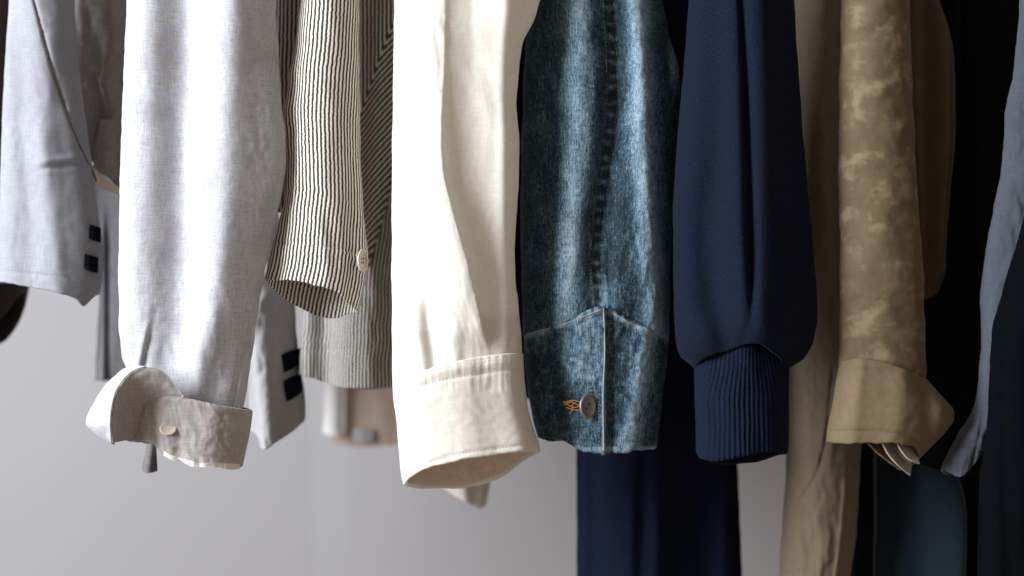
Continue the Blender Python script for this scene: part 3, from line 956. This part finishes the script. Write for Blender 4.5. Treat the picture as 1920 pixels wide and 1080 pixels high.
s = tube('sleeve', t, M['denim'], [(TOP, 1010), (0, 990), (200, 980), (400, 976), (600, 980), (640, 982)],
         [(TOP, 1225), (0, 1243), (60, 1253), (140, 1274), (220, 1272), (300, 1266), (400, 1261), (560, 1256), (640, 1254)], TOP,
         [(0, 628), (.3, 615), (.52, 592), (.55, 592), (.8, 622), (1, 638)], Y0=0.055, dF=42, dB=34,
         folds=[vf(seam8, [(TOP, -17), (400, -15), (600, -5)], 24), vf([(0, 1079), (300, 1081), (450, 1068), (600, 1062)], 6, 36, 28),
                vf([(0, 1190), (300, 1205), (450, 1215), (600, 1228)], 7, 26, 24), vf([(y, x + 9) for y, x in seam8], 2.2, 2.5, 5), vf([(y, x - 15) for y, x in seam8], 1.4, 4, 3),
                vf([(60, 1243), (180, 1258)], -7, 8, 10, y0=70, y1=170, fade=35),
                vf([(0, 1030), (600, 1020)], -3, 14), wrinkle(1.2, 30, 60, 111, 'crumple', win=box(y0=420, soft=80)), wrinkle(1.6, 34, 90, 112), wrinkle(0.7, 9, 14, 113),
                wrinkle(2.6, 24, 13, 114, win=lambda X, Y: np.exp(-((X - crv(seam8)(Y)) / 16)**2))], th=2.2, wear_highlight=wear_highlight8, seed=19)
stitches('seam_stitching', t, M['thr_taupe'], s, [[(x - 16, y) for y, x in seam8 if y >= 0], [(x + 4, y) for y, x in seam8 if y >= 0]], pitch=6.5, rad=0.0003)
# felled seam ridge with its row of puckers
pk = []
def wear_highlight8c(X, Y, D):
    a = np.exp(-((X - crv([(600, 1085), (720, 1090), (840, 1090)])(Y)) / 34)**2) * 0.28 * (1 - sm(690, 730, Y)) + 0.16 * np.exp(-((X - 1100) / 30)**2)
    b = np.exp(-((X - crv([(600, 1218), (700, 1200), (770, 1190), (840, 1172)])(Y)) / 24)**2) * 0.58
    top = crv([(985, 628), (1060, 610), (1128, 584), (1190, 614), (1252, 634)])(X)
    e = np.exp(-((Y - top - 4) / 7)**2) * 0.42
    h = np.exp(-((Y - 840) / 7)**2) * 0.5 * sm(1030, 1080, X)
    g = np.exp(-((X - 1127) / 5)**2) * 0.55
    sp = vnoise(X / 11.0, Y / 13.0, 77) * 0.16
    return 0.30 + np.maximum.reduce([a, b, e, h, g]) + sp


c = tube('cuff', t, M['denim'], [(570, 979), (640, 982), (700, 986), (780, 998), (825, 1010)], [(570, 1253), (640, 1253), (700, 1247), (770, 1240), (842, 1231)], 580,
         [(0, 820), (.12, 824), (.22, 830), (.32, 843), (.55, 846), (.8, 843), (1, 839)], [(0, 820), (.3, 828), (.6, 834), (1, 839)],
         topF=[(0, 628), (.15, 617), (.3, 606), (.52, 581), (.56, 583), (.75, 608), (.9, 625), (1, 634)], Y0=0.053, dF=43, dB=34, topin=10, th=2.8, inner=90, rowpx=2.6,
         folds=[vf([(570, 1129), (845, 1128)], 3.6, 16, 2.2, 's'), vf([(570, 1140), (845, 1140)], -3.0, 7),
                vf([(600, 1216), (700, 1200), (770, 1190), (840, 1172)], 5, 26), vf([(600, 1085), (840, 1090)], 5, 36), vf([(570, 1030), (840, 1040)], -4, 20),
                hf([(985, 640), (1060, 622), (1128, 598), (1190, 627), (1252, 647)], -1.1, 4), wrinkle(1.6, 12, 26, 121, win=box(y1=680, soft=25)),
                wrinkle(1.1, 34, 36, 122, 'crumple'), wrinkle(0.4, 10, 12, 123), hf([(985, 812), (1080, 828), (1235, 828)], -1.0, 4)], wear_highlight=wear_highlight8c, seed=23, hemwob=1.4)
stitches('cuff_stitching', t, M['thr_denim'], c, [[(988, 632), (1060, 614), (1122, 590)], [(1140, 592), (1190, 620), (1248, 638)], [(1022, 818), (1080, 829), (1122, 831)], [(1140, 831), (1190, 830), (1228, 827)],
                                                 [(1119, 605), (1119, 700), (1119, 830)]], pitch=6, rad=0.00034)
for q in ([(988, 628), (1060, 610), (1124, 585)], [(1136, 587), (1190, 615), (1250, 634)]):
    P, _, _ = path_on(c, q, 4, 0.0002)
    cord('cuff_seam', t, M['thr_denim'], P, 0.0006)
P, _, _ = path_on(c, [(1127, 584), (1129, 660), (1126, 740), (1127, 842)], 4, 0.0001)
cord('vent_edge', t, M['thr_denim'], P, 0.0007)
bt = lathe_button('button', t, M['pewter'], M['hole'], c.at(1096, 762, 0.004), 0.0092, 0.0118, 0.003, yaw=0.55, holes=2)
p0 = c.at(1068, 757, 0.0012)
th_pts = [[(1054, 752), (1064, 760), (1074, 764), (1088, 760)], [(1056, 760), (1068, 754), (1078, 758), (1090, 764)], [(1072, 756), (1070, 768), (1066, 776)], [(1054, 756), (1070, 751), (1084, 754)], [(1060, 764), (1072, 768), (1086, 770)]]
for q in th_pts:
    P, _, _ = path_on(c, q, 2, 0.0012)
    P[:, 1] -= np.sin(np.linspace(0, math.pi, len(P))) * 0.0012
    cord('tack_thread', t, M['thr_orange'], P, 0.0006)

# ------------------------------------------------------------------ 10 navy coat behind
t = thing('navy_coat', 'long dark navy coat hanging behind, below denim and navy cuffs', 'coat', 1235, 1200, 0.22)
tube('body', t, M['navyl'], [(TOP, 1085), (600, 1082), (860, 1081), (1300, 1082)], [(TOP, 1330), (600, 1370), (860, 1382), (1080, 1391), (1300, 1400)], TOP, [(0, 1290), (1, 1290)], Y0=0.22, dF=70, dB=90,
     folds=[vf([(600, 1110), (1300, 1112)], -16, 22), vf([(600, 1180), (1080, 1172), (1300, 1170)], 10, 30, 20), vf([(600, 1222), (1300, 1218)], 7, 14, 12), vf([(600, 1300), (1300, 1300)], -22, 50), wrinkle(3, 40, 300, 131)],
     colpx=3, rowpx=6, th=2)

# ------------------------------------------------------------------ 9 navy sweatshirt
t = thing('navy_sweatshirt', 'navy blue fleece sweatshirt sleeve with ribbed knit cuff', 'sweatshirt', 1390, 865, 0.0)
gr9 = [(TOP, 1368), (0, 1374), (200, 1382), (400, 1388), (520, 1390), (650, 1388)]
s = tube('sleeve', t, M['navy'], [(TOP, 1312), (0, 1291), (100, 1284), (200, 1275), (300, 1267), (400, 1262), (550, 1263), (630, 1266), (664, 1273), (686, 1296), (700, 1310)],
         [(TOP, 1465), (0, 1487), (200, 1500), (400, 1517), (500, 1526), (590, 1531), (640, 1524), (672, 1506), (692, 1478), (705, 1465)], TOP,
         [(0, 690), (.12, 676), (.3, 662), (.5, 648), (.7, 668), (.88, 690), (1, 698)], [(0, 690), (.5, 690), (1, 698)], Y0=0.0,
         dF=[(TOP, 56), (400, 62), (600, 64), (660, 54), (700, 34)], dB=[(TOP, 40), (600, 46), (700, 28)],
         folds=[vf(gr9, [(TOP, -7), (300, -9), (520, -9), (600, -2)], 5, 9), vf([(y, x - 20) for y, x in gr9], [(0, 3), (400, 6), (620, 5)], 18, 12),
                vf([(0, 1340), (300, 1330), (480, 1322), (600, 1340), (650, 1360)], [(TOP, -4), (200, -8), (420, -16), (600, -18), (670, -8)], 38, 26),
                vf([(0, 1410), (400, 1412), (640, 1405)], 6, 24, 30), vf([(0, 1460), (600, 1490)], -5, 30),
                hf([(1262, 640), (1330, 620), (1390, 600), (1460, 640), (1530, 620)], 5, 40), wrinkle(1.2, 80, 180, 141), wrinkle(0.15, 9, 9, 142)], th=3, seed=29, inner=60, hemwob=0.4)


def ribs(X, Y):
    cx = 1388 + (X - 1388) * (1 + 0.55 * (1 - sm(640, 760, Y)) * 0.6)
    ph = cx / 8.6 + vnoise(X / 40.0, Y / 60.0, 5) * 0.25
    return np.abs(np.sin(np.pi * ph)) * 1.9 - 0.9


c = tube('rib_cuff', t, M['navyrib'], [(630, 1299), (690, 1301), (800, 1304), (845, 1305), (866, 1314)], [(630, 1478), (800, 1478), (840, 1477), (858, 1473)], 632,
         [(0, 858), (.1, 862), (.3, 855), (.5, 847), (.75, 843), (1, 850)], [(0, 858), (.15, 868), (.4, 869), (.7, 866), (1, 850)],
         Y0=0.0, dF=[(640, 42), (700, 48), (860, 50)], dB=34, th=4, inner=140, colpx=1.3, rowpx=4,
         folds=[ribs, vf([(630, 1390), (700, 1390)], 6, 22, y1=700), vf([(640, 1340), (860, 1330)], -2, 20), wrinkle(1.2, 40, 60, 151)], seed=31, hemwob=0.5, edge=1)

# ------------------------------------------------------------------ 12 tan coat
t = thing('tan_coat', 'long tan coat with stitched seams hanging behind the khaki cuff', 'coat', 1535, 1250, 0.15)
s = tube('body', t, M['tan'], [(TOP, 1462), (400, 1470), (700, 1478), (880, 1476), (960, 1470), (1080, 1463), (1300, 1455)],
         [(TOP, 1640), (600, 1625), (850, 1612), (1000, 1603), (1080, 1592), (1300, 1570)], TOP, [(0, 1290), (1, 1290)], Y0=0.15, dF=46, dB=60,
         folds=[vf([(TOP, 1525), (0, 1530), (200, 1522), (400, 1530), (520, 1545)], 9, 30, 14, y1=480), vf([(TOP, 1560), (600, 1560)], -12, 24, y1=620),
                vf([(690, 1546), (800, 1536), (880, 1520), (920, 1500), (955, 1478)], -2.6, 3.5, 5, y0=680, y1=960, fade=20),
                vf([(700, 1556), (800, 1546), (880, 1530), (955, 1488)], 1.6, 6, 12, y0=690, y1=950, fade=20),
                vf([(880, 1570), (1000, 1561), (1100, 1548), (1300, 1530)], 2.6, 4, 3, y0=890, fade=20), vf([(880, 1578), (1000, 1569), (1100, 1556)], -2.0, 4, y0=890, fade=20),
                wrinkle(2.6, 36, 90, 161), wrinkle(1.2, 14, 30, 162)], th=2)

# ------------------------------------------------------------------ 14 black coat between khaki and pale blue
t = thing('black_coat', 'plain long black coat seen lowest below the khaki cuff', 'coat', 1740, 1250, 0.3)
tube('body', t, M['black'], [(TOP, 1570), (1300, 1560)], [(TOP, 1960), (1300, 1960)], TOP, [(0, 1290), (1, 1290)], Y0=0.3, dF=60, dB=80,
     folds=[vf([(0, 1850), (900, 1830)], 10, 40), wrinkle(5, 50, 300, 171)], colpx=5, rowpx=8)

# ------------------------------------------------------------------ 13 khaki shirt
t = thing('khaki_shirt', 'crumpled khaki linen shirt sleeve with wide turned-up cuff', 'shirt', 1640, 885, 0.03)
b = tube('body', t, M['khaki_p'], [(TOP, 1640), (560, 1680)], [(TOP, 1740), (-60, 1748), (0, 1757), (60, 1775), (130, 1787), (250, 1788), (350, 1779), (450, 1771), (560, 1762)], TOP,
         [(0, 540), (.6, 560), (1, 545)], Y0=0.12, dF=26, dB=40, prof=0.35,
         folds=[vf([(TOP, 1718), (200, 1724), (540, 1735)], -26, 26), vf([(TOP, 1748), (100, 1766), (300, 1766), (540, 1752)], 10, 18), wrinkle(1.5, 30, 80, 181), wrinkle(0.8, 14, 24, 182)], th=1.4)
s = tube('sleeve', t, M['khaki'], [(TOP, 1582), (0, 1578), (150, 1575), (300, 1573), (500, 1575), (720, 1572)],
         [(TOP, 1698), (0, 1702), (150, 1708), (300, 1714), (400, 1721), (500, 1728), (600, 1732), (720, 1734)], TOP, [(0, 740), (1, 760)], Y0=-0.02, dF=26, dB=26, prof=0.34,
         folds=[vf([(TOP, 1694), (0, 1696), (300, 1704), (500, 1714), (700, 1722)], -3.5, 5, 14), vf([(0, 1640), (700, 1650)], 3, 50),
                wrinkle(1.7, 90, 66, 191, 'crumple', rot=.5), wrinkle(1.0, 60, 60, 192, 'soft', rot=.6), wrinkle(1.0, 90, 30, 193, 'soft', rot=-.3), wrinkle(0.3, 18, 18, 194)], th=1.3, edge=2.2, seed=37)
c = tube('cuff', t, M['khaki_p'], [(660, 1578), (680, 1574), (750, 1562), (827, 1549), (835, 1549)],
         [(660, 1712), (700, 1728), (740, 1762), (772, 1787), (785, 1786), (810, 1770), (840, 1742), (872, 1711)], 672,
         [(0, 827), (.3, 829), (.55, 829), (.7, 831), (.82, 838), (.92, 852), (1, 872)], [(0, 827), (.5, 822), (1, 872)],
         topF=[(0, 678), (.12, 674), (.35, 677), (.6, 688), (.8, 699), (1, 712)], topB=[(0, 678), (.5, 690), (1, 712)], Y0=-0.028, dF=[(670, 33), (780, 37), (870, 36)], dB=34, topin=24, inner=70, th=2.2, prof=0.45,
         folds=[hf([(1575, 685), (1640, 688), (1730, 715)], 1.2, 5), hf([(1549, 806), (1640, 808), (1700, 822), (1722, 850)], -1.3, 3.5),
                vf([(680, 1600), (820, 1585)], 3, 16), vf([(680, 1680), (830, 1665)], 4, 24), vf([(690, 1722), (850, 1730)], -3.5, 16), wrinkle(0.9, 50, 40, 201, 'crumple'), wrinkle(0.2, 14, 14, 202)], seed=41, hemwob=0.8)
stitches('cuff_stitching', t, M['thr_dark'], c, [[(1553, 806), (1600, 806), (1650, 809), (1690, 818), (1712, 834)]], pitch=5)
sheet('rolled_layer', t, M['khaki_in'], [[(1666, 826, 30), (1676, 846, 32), (1690, 860, 32), (1710, 868, 28)],
                                         [(1690, 824, 12), (1700, 833, 12), (1708, 842, 12), (1714, 852, 10)]], -0.028, nu=36, nv=14, th=1.5, noise=0.6)
sheet('rolled_layer', t, M['khaki_in'], [[(1638, 824, 28), (1652, 850, 29), (1672, 872, 27), (1697, 890, 20)],
                                         [(1664, 822, 8), (1672, 842, 10), (1688, 860, 10), (1706, 872, 6)]], -0.028, nu=40, nv=14, th=1.5, noise=0.6)
sheet('rolled_layer', t, M['khaki_p'], [[(1608, 822, 24), (1622, 836, 24), (1640, 852, 22), (1662, 868, 18), (1684, 882, 12)],
                                      [(1620, 812, 8), (1634, 824, 10), (1650, 838, 10), (1672, 850, 8), (1690, 862, 4)]], -0.028, nu=36, nv=14, th=1.5, noise=1.2)

# ------------------------------------------------------------------ slate blue coat below right
t = thing('slate_coat', 'dark slate blue coat tail at lower right below the pale blue hem', 'coat', 1760, 1250, 0.12)
tube('body', t, M['slate'], [(300, 1650), (1300, 1640)], [(300, 1770), (860, 1772), (900, 1795), (960, 1812), (1080, 1808), (1300, 1800)], 300, [(0, 1290), (1, 1290)], Y0=0.16, dF=4, dB=60, prof=.4,
     folds=[vf([(300, 1795), (900, 1790), (1300, 1796)], 45, 56, 12), wrinkle(3, 40, 120, 211)], colpx=4, rowpx=6)

t = thing('black_shirt', 'black shirt hanging between the khaki and the pale blue shirts', 'shirt', 1780, 880, 0.16)
tube('body', t, M['black'], [(TOP, 1800), (300, 1800), (500, 1776), (600, 1740), (880, 1690)], [(TOP, 1950), (880, 1850)], TOP, [(0, 860), (.5, 880), (1, 900)], Y0=0.085, dF=18, dB=22,
     folds=[vf([(0, 1830), (900, 1800)], 6, 30), wrinkle(4, 40, 300, 176)], colpx=5, rowpx=7)

# ------------------------------------------------------------------ 15 pale blue shirt right edge
t = thing('pale_blue_shirt', 'pale blue grey cotton shirt with pointed hem near the right edge', 'shirt', 1800, 885, -0.02)
s = tube('front_panel', t, M['paleblue'], [(TOP, 1945), (0, 1913), (100, 1906), (200, 1888), (300, 1880), (400, 1862), (480, 1848), (560, 1839), (620, 1842), (700, 1839), (770, 1826), (820, 1797), (880, 1768), (900, 1766)],
         [(TOP, 2060), (400, 1990), (700, 1900), (830, 1850), (895, 1830)], TOP, [(0, 880), (.35, 892), (.6, 880), (.8, 850), (1, 822)], Y0=-0.02, dF=22, dB=26,
         folds=[vf([(640, 1850), (720, 1846), (800, 1828)], -2, 4, y0=640), hf([(1880, 215), (1930, 235)], 3, 9), hf([(1880, 240), (1930, 255)], -3, 8), wrinkle(2.4, 26, 50, 221), wrinkle(1.0, 12, 24, 222), hf([(1790, 835), (1850, 850)], -1.4, 3)], th=1.6, edge=2.5, seed=43)

t = thing('black_jacket', 'ink black jacket at the right edge overlapping the pale blue shirt', 'jacket', 1990, 1000, -0.05)
tube('body', t, M['inkblue'], [(TOP, 2010), (200, 1965), (380, 1926), (450, 1908), (540, 1881), (620, 1860), (700, 1855), (820, 1849), (900, 1836), (1300, 1830)], [(TOP, 2200), (1300, 2160)], TOP,
     [(0, 1290), (1, 1290)], Y0=-0.05, dF=30, dB=26, folds=[wrinkle(5, 40, 200, 231), hf([(1830, 905), (1960, 915)], 3, 8)], colpx=4, rowpx=6, th=2)
